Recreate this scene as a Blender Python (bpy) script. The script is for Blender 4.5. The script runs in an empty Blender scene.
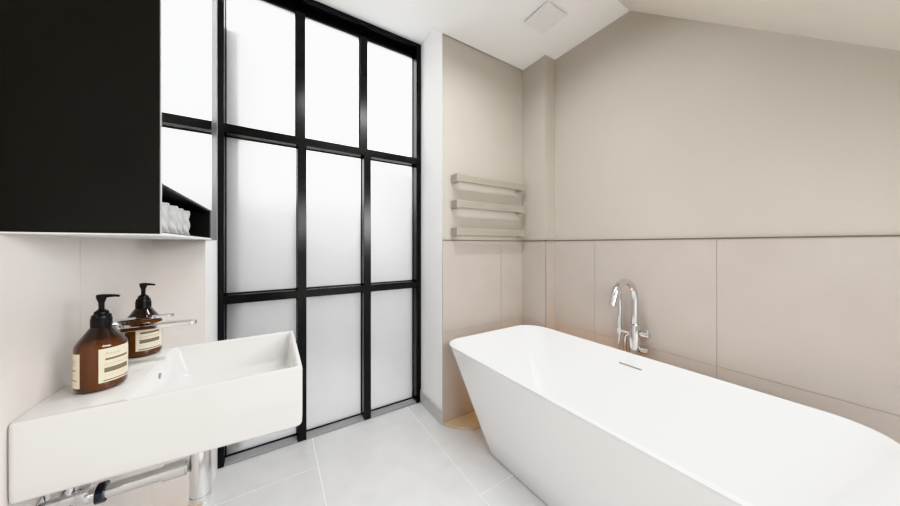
import bpy, bmesh, math, random
from mathutils import Vector, Matrix
random.seed(7)
S = bpy.context.scene
C = S.collection
PI = math.pi

# ------------------------------------------------------------------ materials
def new_mat(name):
    m = bpy.data.materials.new(name); m.use_nodes = True
    return m, m.node_tree, m.node_tree.nodes['Principled BSDF']

def mat(name, col, rough=0.5, metal=0.0, spec=0.5, coat=0.0, noise=0.0, nscale=8.0, bump=0.0, bscale=120.0, stretch=None):
    m, nt, b = new_mat(name)
    b.inputs['Base Color'].default_value = (*col, 1)
    b.inputs['Roughness'].default_value = rough
    b.inputs['Metallic'].default_value = metal
    b.inputs['Specular IOR Level'].default_value = spec
    b.inputs['Coat Weight'].default_value = coat
    b.inputs['Coat Roughness'].default_value = 0.05
    tc = nt.nodes.new('ShaderNodeTexCoord')
    if noise > 0:
        n = nt.nodes.new('ShaderNodeTexNoise'); n.inputs['Scale'].default_value = nscale
        n.inputs['Detail'].default_value = 5
        src = tc.outputs['Object']
        if stretch:
            mp = nt.nodes.new('ShaderNodeMapping'); mp.inputs['Scale'].default_value = stretch
            nt.links.new(src, mp.inputs['Vector']); src = mp.outputs['Vector']
        nt.links.new(src, n.inputs['Vector'])
        r = nt.nodes.new('ShaderNodeMapRange')
        r.inputs['From Min'].default_value = 0.3; r.inputs['From Max'].default_value = 0.7
        r.inputs['To Min'].default_value = 1 - noise; r.inputs['To Max'].default_value = 1 + noise
        nt.links.new(n.outputs['Fac'], r.inputs['Value'])
        mx = nt.nodes.new('ShaderNodeVectorMath'); mx.operation = 'SCALE'
        mx.inputs[0].default_value = col
        nt.links.new(r.outputs['Result'], mx.inputs['Scale'])
        nt.links.new(mx.outputs['Vector'], b.inputs['Base Color'])
    if bump > 0:
        n2 = nt.nodes.new('ShaderNodeTexNoise'); n2.inputs['Scale'].default_value = bscale
        n2.inputs['Detail'].default_value = 4
        nt.links.new(tc.outputs['Object'], n2.inputs['Vector'])
        bp = nt.nodes.new('ShaderNodeBump'); bp.inputs['Strength'].default_value = bump
        bp.inputs['Distance'].default_value = 0.004
        nt.links.new(n2.outputs['Fac'], bp.inputs['Height'])
        nt.links.new(bp.outputs['Normal'], b.inputs['Normal'])
    return m

M = {}
M['white_paint'] = mat('white_paint', (0.93, 0.93, 0.93), 0.7, bump=0.03)
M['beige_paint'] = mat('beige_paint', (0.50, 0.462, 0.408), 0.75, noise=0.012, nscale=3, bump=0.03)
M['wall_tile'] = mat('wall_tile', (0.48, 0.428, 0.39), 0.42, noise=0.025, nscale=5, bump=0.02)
M['wall_tile_lit'] = mat('wall_tile_lit', (0.79, 0.75, 0.72), 0.38, noise=0.025, nscale=5, bump=0.02)  # same wall tile, lightened to carry the brighter light on the left
M['beige_paint_lit'] = mat('beige_paint_lit', (0.80, 0.765, 0.71), 0.75, noise=0.012, nscale=3, bump=0.03)  # the walls' beige, with the light on the slope put into the colour
M['grout'] = mat('grout', (0.40, 0.36, 0.33), 0.9)
M['floor_tile'] = mat('floor_tile', (0.69, 0.685, 0.687), 0.25, noise=0.035, nscale=9, bump=0.04, bscale=60)
M['floor_grout'] = mat('floor_grout', (0.95, 0.95, 0.95), 0.9)
M['skirting'] = mat('skirting', (0.58, 0.575, 0.55), 0.45, noise=0.05, nscale=14)
M['plinth'] = mat('plinth', (0.66, 0.52, 0.38), 0.5, noise=0.04, nscale=12)  # beige with the warm floor glow mixed into the colour
M['trim_dark'] = mat('trim_dark', (0.16, 0.125, 0.10), 0.5, noise=0.05)
M['black_frame'] = mat('black_frame', (0.009, 0.009, 0.010), 0.24, spec=0.5, noise=0.05)
M['black_bead'] = mat('black_bead', (0.02, 0.02, 0.021), 0.5)
M['black_panel'] = mat('black_panel', (0.026, 0.026, 0.026), 0.55, spec=0.25, noise=0.06)
M['end_grey'] = mat('end_grey', (0.07, 0.07, 0.07), 0.35)
M['niche_black'] = mat('niche_black', (0.008, 0.008, 0.009), 0.5)
M['mirror'] = mat('mirror', (0.93, 0.94, 0.94), 0.0, metal=1.0)
M['mirror_edge'] = mat('mirror_edge', (0.62, 0.64, 0.64), 0.2, metal=0.6)
M['lip'] = mat('lip', (0.80, 0.80, 0.80), 0.35)
M['ceramic'] = mat('ceramic', (0.74, 0.73, 0.715), 0.14, coat=0.5)
M['acrylic'] = mat('acrylic', (0.87, 0.87, 0.872), 0.22, coat=0.25)
M['chrome'] = mat('chrome', (0.70, 0.70, 0.71), 0.09, metal=1.0)
M['chrome_soft'] = mat('chrome_soft', (0.72, 0.72, 0.72), 0.2, metal=1.0)
M['slot'] = mat('slot', (0.38, 0.38, 0.38), 0.3, metal=0.6)
M['nut_dark'] = mat('nut_dark', (0.06, 0.065, 0.08), 0.25, metal=0.7)
M['sill_grey'] = mat('sill_grey', (0.33, 0.33, 0.33), 0.22, noise=0.05)
M['rail'] = mat('rail', (0.37, 0.335, 0.28), 0.4, noise=0.02)
M['pump_black'] = mat('pump_black', (0.012, 0.012, 0.014), 0.35)
M['label_cream'] = mat('label_cream', (0.84, 0.76, 0.60), 0.6, noise=0.04, nscale=60)
M['label_band'] = mat('label_band', (0.20, 0.165, 0.12), 0.6)
M['label_line'] = mat('label_line', (0.42, 0.35, 0.25), 0.6)
M['cloth'] = mat('cloth', (0.52, 0.52, 0.52), 0.95, bump=0.5, bscale=300)
M['plastic_white'] = mat('plastic_white', (0.85, 0.85, 0.85), 0.35)
M['pipe_white'] = mat('pipe_white', (0.80, 0.795, 0.785), 0.25)
M['render_ext'] = mat('render_ext', (0.68, 0.68, 0.68), 0.9, noise=0.1, nscale=2)
M['paving_ext'] = mat('paving_ext', (0.92, 0.92, 0.92), 0.9, noise=0.04, nscale=4)
M['dark_ext'] = mat('dark_ext', (0.30, 0.30, 0.305), 0.9, noise=0.1, nscale=2)

def amber_mat():
    m, nt, b = new_mat('amber_glass')
    b.inputs['Base Color'].default_value = (0.085, 0.022, 0.006, 1)
    b.inputs['Roughness'].default_value = 0.08
    b.inputs['Coat Weight'].default_value = 0.6
    b.inputs['Coat Roughness'].default_value = 0.03
    tc = nt.nodes.new('ShaderNodeTexCoord'); n = nt.nodes.new('ShaderNodeTexNoise')
    n.inputs['Scale'].default_value = 10
    nt.links.new(tc.outputs['Object'], n.inputs['Vector'])
    lw = nt.nodes.new('ShaderNodeLayerWeight'); lw.inputs['Blend'].default_value = 0.35
    cr = nt.nodes.new('ShaderNodeMix'); cr.data_type = 'RGBA'
    cr.inputs[6].default_value = (0.12, 0.038, 0.012, 1); cr.inputs[7].default_value = (0.016, 0.005, 0.003, 1)
    nt.links.new(lw.outputs['Facing'], cr.inputs[0])
    # glass colour darkens towards the top of the bottle
    sx = nt.nodes.new('ShaderNodeSeparateXYZ'); nt.links.new(tc.outputs['Object'], sx.inputs[0])
    mr = nt.nodes.new('ShaderNodeMapRange'); mr.interpolation_type = 'SMOOTHSTEP'
    mr.inputs['From Min'].default_value = .096; mr.inputs['From Max'].default_value = .128
    nt.links.new(sx.outputs['Z'], mr.inputs['Value'])
    c2 = nt.nodes.new('ShaderNodeMix'); c2.data_type = 'RGBA'; c2.inputs[7].default_value = (0.014, 0.008, 0.008, 1)
    nt.links.new(mr.outputs['Result'], c2.inputs[0]); nt.links.new(cr.outputs[2], c2.inputs[6])
    nt.links.new(c2.outputs[2], b.inputs['Base Color'])
    return m
M['amber'] = amber_mat()

def frosted():
    m = bpy.data.materials.new('frosted_glass'); m.use_nodes = True
    nt = m.node_tree; nt.nodes.clear()
    out = nt.nodes.new('ShaderNodeOutputMaterial')
    tr = nt.nodes.new('ShaderNodeBsdfTranslucent'); tr.inputs['Color'].default_value = (0.95, 0.95, 0.95, 1)
    df = nt.nodes.new('ShaderNodeBsdfDiffuse'); df.inputs['Color'].default_value = (0.86, 0.86, 0.86, 1)
    gl = nt.nodes.new('ShaderNodeBsdfGlossy'); gl.inputs['Roughness'].default_value = 0.22
    m1 = nt.nodes.new('ShaderNodeMixShader'); m1.inputs[0].default_value = 0.12
    m2 = nt.nodes.new('ShaderNodeMixShader')
    fr = nt.nodes.new('ShaderNodeFresnel'); fr.inputs['IOR'].default_value = 1.35
    tc = nt.nodes.new('ShaderNodeTexCoord'); n = nt.nodes.new('ShaderNodeTexNoise'); n.inputs['Scale'].default_value = 900
    bp = nt.nodes.new('ShaderNodeBump'); bp.inputs['Strength'].default_value = 0.02
    nt.links.new(tc.outputs['Object'], n.inputs['Vector'])
    nt.links.new(n.outputs['Fac'], bp.inputs['Height'])
    nt.links.new(bp.outputs['Normal'], gl.inputs['Normal'])
    rf = nt.nodes.new('ShaderNodeBsdfRefraction'); rf.inputs['Roughness'].default_value = 0.6; rf.inputs['IOR'].default_value = 1.3
    rf.inputs['Color'].default_value = (0.96, 0.96, 0.96, 1)
    m0 = nt.nodes.new('ShaderNodeMixShader'); m0.inputs[0].default_value = 0.5
    nt.links.new(tr.outputs[0], m0.inputs[1]); nt.links.new(rf.outputs[0], m0.inputs[2])
    nt.links.new(m0.outputs[0], m1.inputs[1]); nt.links.new(df.outputs[0], m1.inputs[2])
    nt.links.new(fr.outputs[0], m2.inputs[0])
    nt.links.new(m1.outputs[0], m2.inputs[1]); nt.links.new(gl.outputs[0], m2.inputs[2])
    nt.links.new(m2.outputs[0], out.inputs['Surface'])
    return m
M['frosted'] = frosted()

# ------------------------------------------------------------------ mesh helpers
def link(name, bm, mats, parent=None, smooth=False, bevel=0.0, seg=2, angle=35):
    bmesh.ops.recalc_face_normals(bm, faces=bm.faces)
    me = bpy.data.meshes.new(name); bm.to_mesh(me); bm.free()
    o = bpy.data.objects.new(name, me); C.objects.link(o)
    for k in (mats if isinstance(mats, (list, tuple)) else [mats]):
        me.materials.append(M[k])
    if parent is not None: o.parent = parent
    if smooth:
        me.polygons.foreach_set('use_smooth', [True] * len(me.polygons))
        me.set_sharp_from_angle(angle=math.radians(angle))
    if bevel > 0:
        b = o.modifiers.new('bevel', 'BEVEL'); b.width = bevel; b.segments = seg
        b.limit_method = 'ANGLE'; b.harden_normals = False
    return o

def box(bm, x0, x1, y0, y1, z0, z1, mi=0, fm=None):
    """fm: {'x0':mat index,...} per face override"""
    v = [bm.verts.new((x, y, z)) for x in (x0, x1) for y in (y0, y1) for z in (z0, z1)]
    fs = {'x0': (0, 1, 3, 2), 'x1': (4, 6, 7, 5), 'y0': (0, 4, 5, 1), 'y1': (2, 3, 7, 6), 'z0': (0, 2, 6, 4), 'z1': (1, 5, 7, 3)}
    for k, idx in fs.items():
        f = bm.faces.new([v[i] for i in idx]); f.material_index = (fm or {}).get(k, mi)

def prism(bm, pts, axis, a, b, mi=0):
    """extrude polygon pts (2-D) along axis between a and b"""
    def P(p, t):
        return {'x': (t, p[0], p[1]), 'y': (p[0], t, p[1]), 'z': (p[0], p[1], t)}[axis]
    A = [bm.verts.new(P(p, a)) for p in pts]; B = [bm.verts.new(P(p, b)) for p in pts]
    n = len(pts)
    for f in [bm.faces.new(A), bm.faces.new(B[::-1])]: f.material_index = mi
    for i in range(n):
        f = bm.faces.new([A[i], B[i], B[(i + 1) % n], A[(i + 1) % n]]); f.material_index = mi

def rrect(x0, x1, y0, y1, r, z, n=8, rs=None):
    """rounded rectangle ring, counter-clockwise, n+1 points a corner; rs = radii (x0y0, x1y0, x1y1, x0y1)"""
    rs = rs or (r, r, r, r)
    out = []
    for (cx, cy, a0, q) in ((x0, y0, PI, rs[0]), (x1, y0, 1.5 * PI, rs[1]), (x1, y1, 0, rs[2]), (x0, y1, .5 * PI, rs[3])):
        ox = cx + (q if cx == x0 else -q); oy = cy + (q if cy == y0 else -q)
        for k in range(n + 1):
            t = a0 + .5 * PI * k / n
            out.append((ox + q * math.cos(t), oy + q * math.sin(t), z))
    return out

def loft(bm, rings, cap0=True, cap1=True, mi=0):
    R = [[bm.verts.new(p) for p in r] for r in rings]
    n = len(R[0])
    for a, b in zip(R, R[1:]):
        for i in range(n):
            f = bm.faces.new([a[i], a[(i + 1) % n], b[(i + 1) % n], b[i]]); f.material_index = mi
    if cap0: bm.faces.new(R[0][::-1]).material_index = mi
    if cap1: bm.faces.new(R[-1]).material_index = mi

def lathe(bm, prof, c=(0, 0, 0), axis='z', n=32, mi=0, cap0=True, cap1=True):
    """prof: list of (r, h)"""
    rings = []
    for r, h in prof:
        ring = []
        for k in range(n):
            a = 2 * PI * k / n
            u, w = r * math.cos(a), r * math.sin(a)
            p = {'z': (u, w, h), 'x': (h, u, w), 'y': (w, h, u)}[axis]
            ring.append((c[0] + p[0], c[1] + p[1], c[2] + p[2]))
        rings.append(ring)
    loft(bm, rings, cap0, cap1, mi)

def tube(bm, pts, r, n=14, mi=0, cap=True):
    pts = [Vector(p) for p in pts]
    rr = r if isinstance(r, (list, tuple)) else [r] * len(pts)
    rings = []; up = None
    for i, p in enumerate(pts):
        t = (pts[min(i + 1, len(pts) - 1)] - pts[max(i - 1, 0)]).normalized()
        if up is None:
            up = Vector((0, 0, 1)) if abs(t.z) < .9 else Vector((0, 1, 0))
        u = (up - t * up.dot(t)).normalized(); w = t.cross(u); up = u
        rings.append([tuple(p + rr[i] * (math.cos(2 * PI * k / n) * u + math.sin(2 * PI * k / n) * w)) for k in range(n)])
    loft(bm, rings, cap, cap, mi)

def smooth_path(pts, k=8):
    P = [Vector(p) for p in pts]; out = []
    for i in range(len(P) - 1):
        p0, p1, p2, p3 = P[max(i - 1, 0)], P[i], P[i + 1], P[min(i + 2, len(P) - 1)]
        for j in range(k):
            t = j / k
            out.append(.5 * ((2 * p1) + (p2 - p0) * t + (2 * p0 - 5 * p1 + 4 * p2 - p3) * t * t + (3 * p1 - p0 - 3 * p2 + p3) * t ** 3))
    out.append(P[-1]); return out

def new(): return bmesh.new()

def tag(o, label, cat, group=None):
    o['label'] = label; o['category'] = cat
    if group: o['group'] = group
    return o

def thing(name, loc, label, cat, group=None, rz=0):
    o = bpy.data.objects.new(name, None); C.objects.link(o); o.location = loc; o.rotation_euler = (0, 0, rz)
    o.empty_display_size = .05
    return tag(o, label, cat, group)

def struct(name, bm, mats, parent=None, **k):
    o = link(name, bm, mats, parent, **k)
    if parent is None: o['kind'] = 'structure'
    return o

# ------------------------------------------------------------------ plan of the room (metres, camera stands at the origin)
XL, XR = -0.415, 1.815          # left and right wall faces
YB, YW = 1.615, 1.94            # return wall face, window front
RL, RR = -0.25, 0.961           # window reveals
HC, HR = 2.613, 2.732           # room ceiling, recess ceiling
YC, SL = 0.86, 0.862            # ceiling crease and slope
YF = -0.90                      # wall behind the camera
ZT = 1.23                       # top of the tiling
T = 0.008                       # tile thickness

def tiles(bm, plane, pos, us, zs, sgn, gap=0.0028, mt=1, mg=2):
    """tiles proud of a wall: plane 'x' or 'y' at pos (tile face), us/zs joint positions, sgn = direction from the face into the wall"""
    u0, u1 = us[0], us[-1]
    def bx(a, b, z0, z1, d0, d1, mi):
        lo, hi = sorted((pos + sgn * d0, pos + sgn * d1))
        if plane == 'x': box(bm, lo, hi, a, b, z0, z1, mi)
        else: box(bm, a, b, lo, hi, z0, z1, mi)
    bx(u0 + .0012, u1 - .0012, zs[0], zs[-1], 0.0018, T + .002, mg)
    for a, b in zip(us, us[1:]):
        for c, d in zip(zs, zs[1:]):
            ga = gap / 2 if a != u0 else 0; gb = gap / 2 if b != u1 else 0
            bx(a + ga, b - gb, c + gap / 2, d - (gap / 2 if d != zs[-1] else 0), 0, T, mt)

ZS = [0.0, 0.615, ZT]
# wall_left: flank, return and white reveal
bm = new()
box(bm, XL - .12, XL - T, YF - .1, YB + .1, 0, 2.85, 0)
box(bm, XL - .12, RL, YB + T, 2.08, 0, 2.85, 0, {'x1': 3})
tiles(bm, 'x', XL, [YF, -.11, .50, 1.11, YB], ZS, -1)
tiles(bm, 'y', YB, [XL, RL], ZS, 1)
struct('wall_left', bm, ['beige_paint', 'wall_tile_lit', 'grout', 'white_paint'])
# wall_back: beige return with the towel bars, white reveal
bm = new()
box(bm, RR, XR + .12, YB + T, 2.08, 0, 2.85, 0, {'x0': 3})
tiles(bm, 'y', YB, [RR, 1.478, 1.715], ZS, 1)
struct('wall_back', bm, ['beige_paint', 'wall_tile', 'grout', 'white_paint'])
# wall_right with the boxed corner column
bm = new()
box(bm, XR + T, XR + .12, YF - .1, YB + .1, 0, 2.85, 0)
box(bm, 1.705 + T, XR + .05, 1.385 + T, YB + .02, 0, 2.80, 0)
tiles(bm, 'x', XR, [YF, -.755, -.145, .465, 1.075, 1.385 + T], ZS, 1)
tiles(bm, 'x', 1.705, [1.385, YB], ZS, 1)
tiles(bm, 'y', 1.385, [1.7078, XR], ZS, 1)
struct('wall_right', bm, ['beige_paint', 'wall_tile', 'grout'])
# wall behind the camera
bm = new()
box(bm, XL - .1, XR + .1, YF - .1, YF, 0, 1.4, 0)
struct('wall_front', bm, ['beige_paint'])
# ceiling: white flat part, recess over the window, beige slope
bm = new()
box(bm, XL - .1, XR + .1, YC, YB, HC, 2.85, 0)
box(bm, XL - .1, XR + .1, YB - .01, 2.08, HR, 2.85, 0)
zb = HC - SL * (YC - YF + .1)
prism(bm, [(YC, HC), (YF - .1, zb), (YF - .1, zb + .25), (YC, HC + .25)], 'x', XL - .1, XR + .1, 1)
struct('ceiling', bm, ['white_paint', 'beige_paint_lit'])
# floor
bm = new()
box(bm, XL - .1, XR + .1, YF - .1, 2.08, -.10, -.0012, 1)
cols = [(XL - .1, .21, [1.675, .475]), (.21, .845, [1.0, -.2]), (.845, 1.475, [1.07, -.13]), (1.475, XR + .1, [1.6, .4])]
g = .0017
for (a, b, js) in cols:
    ys = sorted([YF - .1] + js + [2.08])
    for c, d in zip(ys, ys[1:]):
        box(bm, a + g, b - g, c + g, d - g, -.01, 0, 0)
struct('floor', bm, ['floor_tile', 'floor_grout'])
# trims: dark cap on the tiling, skirting, plinths
bm = new()
box(bm, RR, 1.708, YB - .004, YB + T, ZT, ZT + .006, 0)
box(bm, 1.701, 1.705 + T, 1.385 - .004, YB, ZT, ZT + .006, 0)
box(bm, 1.701, XR, 1.381, 1.385 + T, ZT, ZT + .006, 0)
box(bm, XR - .004, XR + T, YF, 1.39, ZT, ZT + .006, 0)
struct('trim_1', bm, ['trim_dark'])
bm = new()
box(bm, RR - .010, RR - .0005, YB - .002, YW - .002, 0, .10, 0)
struct('baseboard_right', bm, ['skirting'], bevel=.001)
bm = new()
prism(bm, [(.962, YB - .001), (.991, 1.552), (1.10, 1.462), (1.40, 1.44), (1.70, 1.44), (1.70, YB - .001)], 'z', 0, .016, 0)
struct('trim_2', bm, ['plinth'], bevel=.003)
bm = new()
box(bm, XL + .001, RL, 1.55, YB - .001, 0, .09, 0)
struct('trim_3', bm, ['plinth'], bevel=.003)

# ------------------------------------------------------------------ window
win = bpy.data.objects.new('window_1', None); C.objects.link(win); win.location = (0, YW, 0); win['kind'] = 'structure'
def wpart(name, boxes, m, bevel=.0015):
    bm = new()
    for b in boxes: box(bm, b[0], b[1], b[2] - YW, b[3] - YW, b[4], b[5])
    return link(name, bm, m, win, bevel=bevel)
F0, G = YW, 2.0
wpart('window_frame', [(RL + .001, -.222, F0, G + .05, 0, HR - .002), (.922, RR - .001, F0, G + .05, 0, HR - .002),
                       (-.222, .922, F0, G + .05, HR - .034, HR - .002), (-.222, .922, G - .002, G + .05, 2.655, HR - .03)], 'black_frame')
wpart('window_sill', [(-.222, .922, F0, G + .05, 0.0005, .013)], 'sill_grey')
wpart('transom', [(-.222, .922, F0, G + .04, 1.811, 1.860)], 'black_frame')
wpart('transom', [(-.222, .922, F0, G + .04, .878, .925)], 'black_frame')
ML = [(.129, .177), (.528, .576)]
MU = [(.122, .173), (.514, .567)]
for a, b in ML:
    wpart('mullion', [(a, b, F0 - .0005, G + .04, 0.001, 1.812)], 'black_frame')
for a, b in MU:
    wpart('mullion', [(a, b, G - .012, G + .04, 1.858, 2.66)], 'black_frame')
rows = [(.013, .878, ML), (.925, 1.811, ML), (1.860, 2.655, MU)]
for (z0, z1, mm) in rows:
    xs = [-.222, mm[0][0], mm[0][1], mm[1][0], mm[1][1], .922]
    for i in range(3):
        a, b = xs[2 * i], xs[2 * i + 1]
        bm = new(); box(bm, a, b, G + .012 - YW, G + .016 - YW, z0, z1)
        # one sheet only: a single translucent face
        fs = [f for f in bm.faces if f.calc_center_median().y < G + .0125 - YW]
        bmesh.ops.delete(bm, geom=[f for f in bm.faces if f not in fs], context='FACES')
        link('pane', bm, 'frosted', win)
        e = .0035
        bd = [(a, a + e), (b - e, b)]
        bx = [(p, q, G + .002, G + .011, z0, z1) for p, q in bd] + [(a + e, b - e, G + .002, G + .011, z0, z0 + .006), (a + e, b - e, G + .002, G + .011, z1 - e, z1)]
        wpart('glazing_bead', bx, 'black_bead', bevel=0)

# ground outside the frosted glass; unseen walls added to shape the pane light
bm = new(); box(bm, -5, 6, 2.085, 9, -.3, -.05); struct('outside_ground', bm, ['paving_ext'])
bm = new(); box(bm, -3.2, 5, 3.6, 3.8, -.05, 1.65); struct('pane_light_shaper', bm, ['render_ext'])
bm = new()
prism(bm, [(2.085, -.05), (3.5, -.05), (3.5, 2.9), (2.085, 2.45)], 'x', -.6, -.165)
struct('pane_light_shaper.001', bm, ['dark_ext'])
bm = new()
prism(bm, [(2.085, -.05), (3.5, -.05), (3.5, 2.1), (2.085, 1.75)], 'x', .95, 1.3)
struct('pane_light_shaper.002', bm, ['paving_ext'])

# ------------------------------------------------------------------ bathtub
BH = .60
tub = thing('bathtub', (1.3, .76, 0), 'white freestanding bathtub with thin rim and tapered sides along the beige wall', 'bathtub')
def bath_ring(x0, x1, y0, y1, r, z, bow=.014):
    r2 = (r, r * 1.15, r * 1.25, r * .8)
    ring = rrect(x0, x1, y0, y1, r, z, 12, r2)
    cx, cy = (x0 + x1) / 2, (y0 + y1) / 2; hx, hy = (x1 - x0) / 2, (y1 - y0) / 2
    out = []
    for x, y, zz in ring:
        u, w = (x - cx) / hx, (y - cy) / hy
        yy = y + bow * (1 - u * u) * w          # ends bow out a little
        # the tub stands a touch askew: its front edge runs off the wall's line
        xx = x + .014 * (-(w)) * (1 if u < 0 else .0) * min(1, abs(u) * 1.2)
        out.append((xx - 1.3, yy - .76, zz))
    return out
X0, X1, Y0, Y1 = .915, 1.69, -.012, 1.508
bx0, bx1, by0, by1 = 1.068, 1.60, .20, 1.295
bm = new()
rings = []
def lerp(t): return (bx0 + (X0 - bx0) * t, bx1 + (X1 - bx1) * t, by0 + (Y0 - by0) * t, by1 + (Y1 - by1) * t)
rings.append(bath_ring(bx0 + .012, bx1 - .012, by0 + .012, by1 - .012, .10, 0.0, .006))
rings.append(bath_ring(bx0 + .003, bx1 - .003, by0 + .003, by1 - .003, .105, 0.004, .006))
for t in (0.02, .25, .5, .75, .95, .985):
    a = lerp(t); rings.append(bath_ring(*a, .10 + .025 * t, BH * t, .006 + .008 * t))
a = (X0, X1, Y0, Y1)
def ins(d): return (X0 + d, X1 - d, Y0 + d, Y1 - d)
rings.append(bath_ring(*ins(-.001), .125, BH - .005))
rings.append(bath_ring(*ins(.001), .124, BH - .0015))
rings.append(bath_ring(*ins(.004), .122, BH))
rings.append(bath_ring(*ins(.012), .117, BH))
rings.append(bath_ring(*ins(.016), .115, BH - .0015))
rings.append(bath_ring(*ins(.019), .113, BH - .006))
ix0, ix1, iy0, iy1 = 1.10, 1.55, .27, 1.23
for t in (.03, .25, .5, .75, .9):
    b = ins(.019)
    rings.append(bath_ring(b[0] + (ix0 - b[0]) * t, b[1] + (ix1 - b[1]) * t, b[2] + (iy0 - b[2]) * t, b[3] + (iy1 - b[3]) * t, .113 + .03 * t, BH - .006 + (.13 - BH) * (t ** 1.0)))
rings.append(bath_ring(ix0 + .015, ix1 - .015, iy0 + .02, iy1 - .02, .14, .150))
rings.append(bath_ring(ix0 + .05, ix1 - .05, iy0 + .06, iy1 - .06, .12, .136))
rings.append(bath_ring(ix0 + .15, ix1 - .15, iy0 + .3, iy1 - .3, .07, .132))
loft(bm, rings)
link('tub_shell', bm, 'acrylic', tub, smooth=True, angle=50)
# overflow slot on the inner back side
bm = new()
z = BH - .062; xw = (X1 - .019) + (ix1 - (X1 - .019)) * (.056 / (BH - .006 - .13 + 0.0)) * 0.995
bm2 = new()
box(bm2, xw - .0035 - 1.3, xw + .006 - 1.3, .722 - .76, .838 - .76, z - .004, z + .004)
link('overflow_slot', bm2, 'slot', tub, bevel=.0015); bm.free()
bm = new(); lathe(bm, [(.0, .1325), (.028, .1325), (.032, .134), (.03, .138), (.0, .140)], (0.02, 0, 0), cap0=False, cap1=False)
link('drain', bm, 'chrome', tub, smooth=True)

# ------------------------------------------------------------------ bath tap
TX, TY = 1.757, .802
bt = thing('bath_tap', (TX, TY, 0), 'chrome floor-standing bath mixer tap with arched spout behind the bathtub', 'tap')
bm = new(); lathe(bm, [(.028, .012), (.028, .55), (.0, .55)]); lathe(bm, [(0, 0), (.045, 0), (.045, .008), (.030, .014)], cap0=False)
link('riser', bm, 'chrome', bt, smooth=True)
bm = new(); lathe(bm, [(.026, .54), (.0295, .543), (.0295, .742), (.027, .748), (.019, .749)])
link('body', bm, 'chrome', bt, smooth=True)
R_ = .113
pts = [(0, 0, .74), (0, 0, .80), (0, 0, .86), (0, 0, .885)]
for k in range(1, 25):
    a = math.radians(k * 162 / 24)
    pts.append((-R_ + R_ * math.cos(a), 0, .885 + R_ * math.sin(a)))
e = Vector(pts[-1]); d = (e - Vector(pts[-2])).normalized(); pts.append(tuple(e + d * .02)); pts.append(tuple(e + d * .045))
bm = new(); tube(bm, pts, [.0178] * (len(pts) - 2) + [.0182, .0182], 24)
sp = link('spout', bm, 'chrome', bt, smooth=True)
for zz, ln in ((.700, .072), (.612, .066)):
    bm = new(); lathe(bm, [(.012, -.02), (.012, -.034), (.0175, -.036), (.0175, -ln), (.015, -ln - .003), (0, -ln - .003)], (0, 0, zz), 'y', 24)
    h = link('valve_handle', bm, 'chrome', bt, smooth=True)
    if zz < .65: continue
    bm = new(); lathe(bm, [(.004, .012), (.004, .030), (0, .030)], (0, -ln + .008, zz), 'z', 10)
    link('lever', bm, 'chrome', h, smooth=True)
bm = new(); lathe(bm, [(.009, .02), (.009, .075), (.0, .075)], (0, 0, .692), 'y', 16)
lathe(bm, [(.0155, .680), (.0155, .708)], (0, .083, 0), 'z', 18)
link('hand_shower_holder', bm, 'chrome', bt, smooth=True)
bm = new(); lathe(bm, [(.007, .655), (.0105, .675), (.0105, .908), (.009, .915), (0, .915)], (0, .083, 0), 'z', 18)
hs = link('hand_shower', bm, 'chrome', bt, smooth=True)
bm = new(); tube(bm, smooth_path([(0, .083, .665), (-.004, .088, .60), (-.006, .085, .50), (0, .06, .43), (.004, .04, .45), (.003, .047, .54), (.002, .052, .60), (0, .05, .66), (0, .03, .685)]), .0062, 10)
link('shower_hose', bm, 'chrome_soft', bt, smooth=True)

# ------------------------------------------------------------------ wash basin
ZR = .868
SX0, SX1, SY0, SY1 = XL + .0005, .070, .866, 1.258
sk = thing('wash_basin', (XL, 1.07, 0), 'white rectangular wall-hung ceramic wash basin with a flat ledge beside the window', 'basin')
SHE = .008
def SR(x0, x1, y0, y1, r, z): return [(x - XL, y - 1.07 + SHE * (SX1 - x), q + (.026 * (SX1 - x) if q < .75 else 0)) for x, y, q in rrect(x0, x1, y0, y1, r, z, 6)]
bm = new()
b0 = .705
rings = [SR(SX0 + .0, SX1 - .010, SY0 + .008, SY1 - .008, .008, b0),
         SR(SX0 + .0, SX1 - .004, SY0 + .003, SY1 - .003, .010, b0 + .003),
         SR(SX0 + .0, SX1 - .001, SY0 + .0005, SY1 - .0005, .011, b0 + .009),
         SR(SX0, SX1, SY0, SY1, .011, b0 + .03),
         SR(SX0, SX1, SY0, SY1, .011, ZR - .007),
         SR(SX0 + .0005, SX1 - .002, SY0 + .002, SY1 - .002, .010, ZR - .002),
         SR(SX0 + .001, SX1 - .006, SY0 + .006, SY1 - .006, .008, ZR)]
i0, i1, j0, j1 = -.270, SX1 - .013, SY0 + .013, SY1 - .013
rings += [SR(i0 - .003, i1 + .003, j0 - .003, j1 + .003, .012, ZR),
          SR(i0 + .001, i1 - .001, j0 + .001, j1 - .001, .013, ZR - .003),
          SR(i0 + .003, i1 - .003, j0 + .003, j1 - .003, .015, ZR - .009),
          SR(i0 + .012, i1 - .010, j0 + .010, j1 - .010, .03, ZR - .08),
          SR(i0 + .022, i1 - .02, j0 + .02, j1 - .02, .035, ZR - .097),
          SR(i0 + .05, i1 - .05, j0 + .05, j1 - .05, .03, ZR - .104),
          SR(i0 + .13, i1 - .13, j0 + .15, j1 - .15, .01, ZR - .108)]
loft(bm, rings)
link('basin_body', bm, 'ceramic', sk, smooth=True, angle=40)
bm = new()
oc = (i0 + .0055 - XL, 1.088 - 1.07, ZR - .030)
lathe(bm, [(.0, .003), (.0065, .003), (.008, .0015), (.008, -.004), (0, -.004)], oc, 'x', 20)
link('overflow', bm, 'slot', sk, smooth=True)
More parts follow.
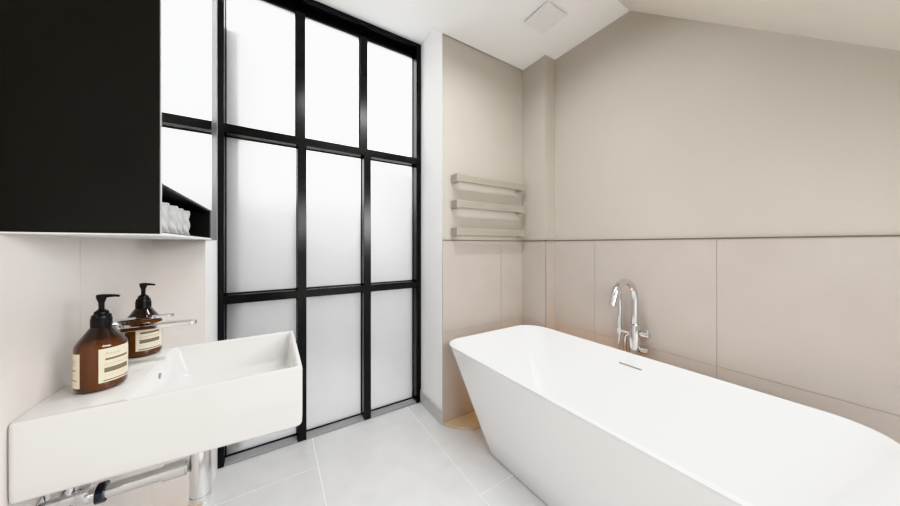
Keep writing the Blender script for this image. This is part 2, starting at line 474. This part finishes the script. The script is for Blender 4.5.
bm = new(); lathe(bm, [(0, 0), (.032, 0), (.033, .003), (.028, .006), (0, .007)], ((i0 + i1) / 2 - XL, 0, ZR - .1085), 'z', 28, cap0=False, cap1=False)
link('drain', bm, 'chrome', sk, smooth=True)

# basin waste trap: bottle trap and pipe back to the wall
wx, wy = -.172, 1.05
tr = thing('waste_trap', (wx, wy, 0), 'chrome bottle trap and waste pipe under the white wash basin', 'pipe')
bm = new(); lathe(bm, [(.0, .482), (.012, .482), (.021, .485), (.0235, .492), (.0235, .650), (.020, .655), (.018, .66), (.018, b0 + .001)], cap0=False)
link('trap_cylinder', bm, 'chrome_soft', tr, smooth=True)
bm = new(); lathe(bm, [(.0246, .490), (.0246, .500)]); link('trap_ring', bm, 'chrome', tr, smooth=True)
bm = new(); lathe(bm, [(.016, -.025), (.016, XL - wx + .004)], (0, 0, .588), 'x', 24)
lathe(bm, [(.0205, -.03), (.0205, -.075)], (0, 0, .588), 'x', 24)
link('outlet_pipe', bm, 'chrome_soft', tr, smooth=True)
bm = new(); lathe(bm, [(.0225, -.178), (.0225, -.192)], (0, 0, .588), 'x', 24)
link('pipe_nut', bm, 'nut_dark', tr, smooth=True)
bm = new(); lathe(bm, [(.018, XL - wx + .001), (.036, XL - wx + .002), (.036, XL - wx + .006), (.02, XL - wx + .016), (.017, XL - wx + .017)], (0, 0, .588), 'x', 28)
link('wall_rose', bm, 'chrome', tr, smooth=True)
# angle valve under the near end of the basin
av = thing('angle_valve', (XL, .965, .645), 'small chrome angle valve on the wall below the near end of the basin', 'valve')
bm = new(); lathe(bm, [(.022, .001), (.022, .004), (.009, .006), (.009, .03), (.013, .03), (.013, .05), (0, .05)], (0, 0, 0), 'x', 20)
lathe(bm, [(.007, 0), (.007, .03), (.010, .03), (.010, .045), (.005, .046), (.005, b0 - .645)], (.04, 0, 0), 'z', 16)
link('valve_body', bm, 'chrome', av, smooth=True)
bm = new(); lathe(bm, [(.016, .05), (.018, .053), (.018, .066), (.015, .07), (0, .07)], (0, 0, 0), 'x', 20)
link('valve_knob', bm, 'chrome', av, smooth=True)
# white flexible hose to the floor
bm = new(); tube(bm, smooth_path([(-.172, 1.235, b0 + .004), (-.174, 1.238, .64), (-.182, 1.245, .52), (-.195, 1.252, .36), (-.20, 1.262, .18), (-.205, 1.29, .05), (-.23, 1.36, .012), (-.30, 1.45, .008)]), .0055, 10)
tag(link('flexible_hose', bm, 'pipe_white', None, smooth=True), 'thin white flexible hose hanging from the wash basin to the floor', 'hose')

# basin tap
bx, by = -.366, 1.135
tp = thing('basin_tap', (bx, by, ZR), 'chrome single-lever basin mixer tap between the two amber bottles', 'tap')
bm = new(); lathe(bm, [(.0, 0.0005), (.024, 0.0005), (.024, .004), (.0185, .006), (.0185, .110), (.016, .112), (0, .112)], n=28, cap0=False)
link('tap_body', bm, 'chrome', tp, smooth=True)
def slab(bm, x0, x1, w0, w1, z0, z1, dz=0, r=.004):
    """flat bar along +x, slightly tapering, rounded end"""
    P = []
    n = 8
    P += [(x0, -w0 / 2), (x1 - w1 / 2, -w1 / 2)]
    for k in range(1, n): 
        a = -PI / 2 + PI * k / n; P.append((x1 - w1 / 2 + w1 / 2 * math.cos(a), w1 / 2 * math.sin(a)))
    P += [(x1 - w1 / 2, w1 / 2), (x0, w0 / 2)]
    A = [bm.verts.new((x, y, z0 + dz * (x - x0) / (x1 - x0))) for x, y in P]
    B = [bm.verts.new((x, y, z1 + dz * (x - x0) / (x1 - x0))) for x, y in P]
    bm.faces.new(A[::-1]); bm.faces.new(B)
    for i in range(len(P)):
        j = (i + 1) % len(P); bm.faces.new([A[i], A[j], B[j], B[i]])
bm = new(); slab(bm, .0, .173, .034, .026, .094, .107)
link('tap_spout', bm, 'chrome', tp, bevel=.002)
bm = new(); lathe(bm, [(.0185, .111), (.0185, .121), (.0165, .123), (0, .123)], n=28)
slab(bm, .0, .122, .032, .022, .121, .127, .004)
link('tap_lever', bm, 'chrome', tp, bevel=.001)

# ------------------------------------------------------------------ soap bottles
BR = .0408
def bottle():
    r = thing('soap_bottle', (-.3405, .998, ZR), '', 'bottle', 'amber pump bottles on the basin ledge')
    bm = new()
    prof = [(0, 0.0005), (BR - .008, .0005), (BR - .003, .002), (BR, .008), (BR, .097), (BR - .0008, .102), (BR - .003, .107),
            (.034, .1145), (.0275, .1245), (.0205, .136), (.0165, .142), (.0155, .147), (0, .147)]
    lathe(bm, prof, n=40, cap0=False, cap1=False)
    link('glass_body', bm, 'amber', r, smooth=True, angle=50)
    # pump
    bm = new()
    lathe(bm, [(.0168, .142), (.0172, .144), (.0172, .160), (.0162, .161), (.0155, .168), (.012, .171), (.0115, .176), (.008, .179), (.0065, .181)], n=28)
    cap = link('pump_collar', bm, 'pump_black', r, smooth=True)
    bm = new()
    lathe(bm, [(.0046, .178), (.0050, .197), (.0075, .205), (.0085, .210), (.0086, .2145), (.007, .216), (0, .216)], n=20)
    pts = [(.003, 0, .2110), (.013, 0, .2120), (.022, 0, .2114), (.029, 0, .2098)]
    tube(bm, pts, [.0046, .0038, .0030, .0027], 12)
    link('pump_head', bm, 'pump_black', r, smooth=True)
    # labels: curved paper patches (angles measured from +x)
    def patch(name, a0, a1, bands, rad):
        bm = new(); n = 14
        for (z0, z1, mi, s0, s1) in bands:
            for k in range(n):
                p0 = a0 + (a1 - a0) * (s0 + (s1 - s0) * k / n); p1 = a0 + (a1 - a0) * (s0 + (s1 - s0) * (k + 1) / n)
                q = rad + (.0002 if mi else 0)
                vs = [bm.verts.new((q * math.cos(p), q * math.sin(p), z)) for p, z in ((p0, z0), (p1, z0), (p1, z1), (p0, z1))]
                bm.faces.new(vs).material_index = mi
        bmesh.ops.remove_doubles(bm, verts=bm.verts, dist=1e-6)
        return link(name, bm, ['label_cream', 'label_band', 'label_line'], r, smooth=True)
    cam = math.atan2(-1.003, .346)                      # towards the viewer
    f0, f1 = cam - math.radians(6), cam + math.radians(88)
    lab = patch('front_label', f0, f1, [(.020, .096, 0, 0, 1), (.069, .074, 1, .14, .80), (.060, .0612, 2, .12, .86), (.0565, .0572, 2, .12, .7),
                                        (.0415, .0525, 1, .12, .80), (.036, .0366, 2, .12, .82), (.032, .0326, 2, .12, .75), (.0225, .0255, 1, .10, .88)], BR + .0004)
    patch('back_label', cam - math.radians(112), cam - math.radians(48), [(.014, .090, 0, 0, 1), (.074, .0748, 2, .1, .8), (.069, .0698, 2, .1, .8), (.064, .0648, 2, .1, .8), (.052, .055, 2, .15, .8), (.044, .0445, 2, .1, .8), (.030, .033, 2, .1, .85)], BR + .0004)
    # lettering at the head of the front label
    cu = bpy.data.curves.new('lettering', 'FONT'); cu.body = 'Aesop.'; cu.size = .0105; cu.shear = .15
    tmp = bpy.data.objects.new('lettering_tmp', cu); C.objects.link(tmp)
    me = bpy.data.meshes.new_from_object(tmp.evaluated_get(bpy.context.evaluated_depsgraph_get()))
    bpy.data.objects.remove(tmp); bpy.data.curves.remove(cu)
    for v in me.vertices:
        a = f0 + math.radians(11) + v.co.x / BR; zz = .081 + v.co.y; q = BR + .0007
        v.co = (q * math.cos(a), q * math.sin(a), zz)
    me.materials.append(M['label_line'])
    o = bpy.data.objects.new('lettering', me); C.objects.link(o); o.parent = lab
    return r
def copy_tree(o, parent=None):
    c = o.copy(); C.objects.link(c)
    if parent is not None: c.parent = parent
    for ch in [x for x in bpy.data.objects if x.parent == o]: copy_tree(ch, c)
    return c
b1 = bottle()
b2 = copy_tree(b1)
b2.location = (-.333, 1.252, ZR - 0.0); b2.location.y = 1.228; b2.location.x = -.334
b2.rotation_euler = (0, 0, math.radians(-20))
b1['label'] = 'amber pump bottle with cream banded label, the one nearer the basin\'s near end'
b2['label'] = 'amber pump bottle standing behind the chrome basin tap, nearer the window'

# ------------------------------------------------------------------ mirror cabinet
CX, CY0, CY1, CZ0, CZ1, NZ = -.205, .85, 1.457, 1.224, 2.56, 1.332
cb = thing('mirror_cabinet', (XL, 1.15, CZ0), 'black wall cabinet with mirrored front and open black niche above the basin', 'cabinet')
def cpart(name, boxes, m, bevel=.001, parent=None):
    bm = new()
    for b in boxes: box(bm, b[0] - XL, b[1] - XL, b[2] - 1.15, b[3] - 1.15, b[4] - CZ0, b[5] - CZ0)
    return link(name, bm, m, parent or cb, bevel=bevel)
xb = XL + .001
cpart('side_panel', [(xb, CX - .0012, CY0, CY0 + .012, CZ0, CZ1)], 'black_panel')
cpart('side_panel', [(xb, CX - .005, CY1 - .010, CY1, CZ0, CZ1)], 'black_panel')
cpart('top_panel', [(xb, CX - .005, CY0 + .012, CY1 - .010, CZ1 - .015, CZ1)], 'black_panel')
cpart('niche_lining', [(xb, xb + .03, CY0 + .012, CY1 - .010, CZ0 + .006, CZ1 - .015), (xb + .03, CX - .004, CY0 + .012, CY1 - .010, NZ - .001, NZ + .014),
                       (xb + .03, CX - .006, CY0 + .012, CY1 - .010, CZ0 + .003, CZ0 + .006)], 'niche_black')
cpart('bottom_panel', [(xb, CX - .001, CY0 + .001, CY1 + .0, CZ0 - .003, CZ0 + .003)], 'lip', bevel=.0005)
cpart('end_panel', [(xb, CX - .0035, CY1 + .0005, 1.607, CZ0 - .003, CZ1)], 'end_grey')
dr = cpart('mirror_door', [(CX - .005, CX - .0003, CY0 + .0125, CY1, NZ + .003, CZ1)], 'mirror_edge', bevel=0)
bm = new(); vs = [bm.verts.new((CX - XL, y - 1.15, z - CZ0)) for y, z in ((CY0 + .002, NZ + .005), (CY1 - .002, NZ + .005), (CY1 - .002, CZ1 - .002), (CY0 + .002, CZ1 - .002))]
bm.faces.new(vs)
link('mirror_glass', bm, 'mirror', dr)
cpart('edge_strip', [(CX - .001, CX + .0012, CY0 - .0003, CY0 + .004, CZ0, CZ1)], 'mirror_edge', bevel=0)

# rolled white washcloths in the niche
def washcloth(h, r, dep=.10):
    """a face cloth folded into a thick pad and stood on edge: stadium plan, soft wavy sides"""
    bm = new(); rings = []; n = 14
    plan = [(-dep, -r * .9)]
    for k in range(n + 1):
        a = -PI / 2 + PI * k / n; plan.append((r * math.cos(a) - r, r * math.sin(a)))
    plan.append((-dep, r * .9))
    for j in range(15):
        z = h * j / 14
        e = 1 - .22 * (abs(j - 7) / 7) ** 5
        ring = []
        for i, (x, y) in enumerate(plan):
            wob = 1 + .10 * math.sin(17 * z / h + i * .9) + .05 * math.sin(9 * z / h - i * 1.7)
            ring.append((x * (1 if i in (0, len(plan) - 1) else 1) + .003 * math.sin(13 * z / h + i), y * e * wob * .93, z))
        rings.append(ring)
    loft(bm, rings)
    return link('folded_washcloth', bm, 'cloth', None, smooth=True, angle=60)
words = ['nearest the black side panel', 'second from the black side panel', 'third from the black side panel, middle of the row', 'fourth from the black side panel', 'farthest from the side panel']
w0 = None
for k in range(5):
    o = washcloth(.076, .0255) if w0 is None else w0.copy()
    if w0 is None: w0 = o
    else: C.objects.link(o)
    o.location = (-.221 - .002 * (k % 2), .915 + .066 * k, CZ0 + .0062)
    tag(o, 'folded white washcloth in the niche, ' + words[k], 'towel', 'folded washcloths in the cabinet niche')

# ------------------------------------------------------------------ towel bars
def towel_bar(z, label):
    r = thing('towel_bar', (0, YB, z), label, 'towel rail', 'flat beige towel bars')
    y0, y1 = 1.548 - YB, 1.566 - YB
    bm = new(); box(bm, 1.045, 1.655, y0, y1, -.0235, .0235); link('bar', bm, 'rail', r, bevel=.003)
    for x, w in ((1.027, .030), (1.632, .030)):
        bm = new(); box(bm, x, x + w, y0 - .002, -.0005, -.028, .028); link('bracket', bm, 'rail', r, bevel=.003)
    return r
towel_bar(1.648, 'top flat beige towel bar on the wall beside the window')
towel_bar(1.474, 'middle flat beige towel bar of the three on the wall')
towel_bar(1.290, 'lowest flat beige towel bar just above the tiling')

# ------------------------------------------------------------------ ceiling extractor fan cover
vt = thing('ceiling_vent', (1.43, 1.162, HC), 'square white extractor fan cover set close under the flat ceiling', 'vent')
bm = new(); box(bm, -.09, .09, -.09, .09, -.016, -.009); link('cover_plate', bm, 'plastic_white', vt, bevel=.002)
bm = new(); box(bm, -.075, .075, -.075, .075, -.010, 0); link('fan_housing', bm, 'black_bead', vt)

# ------------------------------------------------------------------ light
w = bpy.data.worlds.new('World'); S.world = w; w.use_nodes = True
bg = w.node_tree.nodes['Background']; bg.inputs['Color'].default_value = (1.0, 1.0, 1.0, 1); bg.inputs['Strength'].default_value = 3.75
def area(name, loc, rot, sx, sy, power, col=(1, 1, 1), spread=PI):
    l = bpy.data.lights.new(name, 'AREA'); l.shape = 'RECTANGLE'; l.size = sx; l.size_y = sy; l.energy = power; l.color = col; l.spread = spread
    o = bpy.data.objects.new(name, l); C.objects.link(o); o.location = loc; o.rotation_euler = rot
    return o
area('slope_fill', (.70, -.35, HC - SL * (YC + .35) - .05), (math.radians(40), 0, 0), 1.0, .5, 14, (.94, .975, 1))  # added fill light under the slope, out of view
area('rear_fill', (.55, YF + .03, .66), (math.radians(100), 0, 0), 1.7, .85, 4.5, (.94, .975, 1))  # added fill behind the camera to lift faces turned towards it
area('ceiling_fill', (.70, .92, HC - .03), (0, 0, 0), .9, .1, 15.5, (.94, .975, 1), math.radians(165))  # added fill above the frame, brightens floor, bath and basin tops
o = area('side_fill', (1.25, -.22, 1.50), (0, 0, 0), .5, .4, 8.5, (.94, .975, 1))  # added fill aimed at the left wall to brighten it
o.rotation_euler = (Vector((-.4, 1.05, 1.0)) - o.location).to_track_quat('-Z', 'Y').to_euler()
def point(name, loc, power, col, rad=.02):
    l = bpy.data.lights.new(name, 'POINT'); l.energy = power; l.color = col; l.shadow_soft_size = rad
    o = bpy.data.objects.new(name, l); C.objects.link(o); o.location = loc
point('floor_lamp_glow', (1.45, 1.45, .10), .55, (1, .60, .28))
area('floor_strip_lamp', (1.765, 1.02, .03), (PI, 0, 0), .05, .7, 2.2, (1, .60, .30))

# ------------------------------------------------------------------ camera
cd = bpy.data.cameras.new('Camera'); cam = bpy.data.objects.new('Camera', cd); C.objects.link(cam)
cd.sensor_fit = 'HORIZONTAL'; cd.sensor_width = 36; cd.lens = 281.8 / 900 * 36
cd.shift_y = -(253 - 245.1) / 900
cd.clip_start = .02
cam.location = (0, 0, 1.2); cam.rotation_euler = (PI / 2, 0, -math.radians(32.2))
S.camera = cam
S.view_settings.view_transform = 'Khronos PBR Neutral'; S.view_settings.look = 'None'
S.view_settings.exposure = 0; S.view_settings.gamma = 1
S.cycles.use_denoising = True
S.cycles.max_bounces = 14; S.cycles.diffuse_bounces = 8; S.cycles.transmission_bounces = 10
S.cycles.sample_clamp_indirect = 6
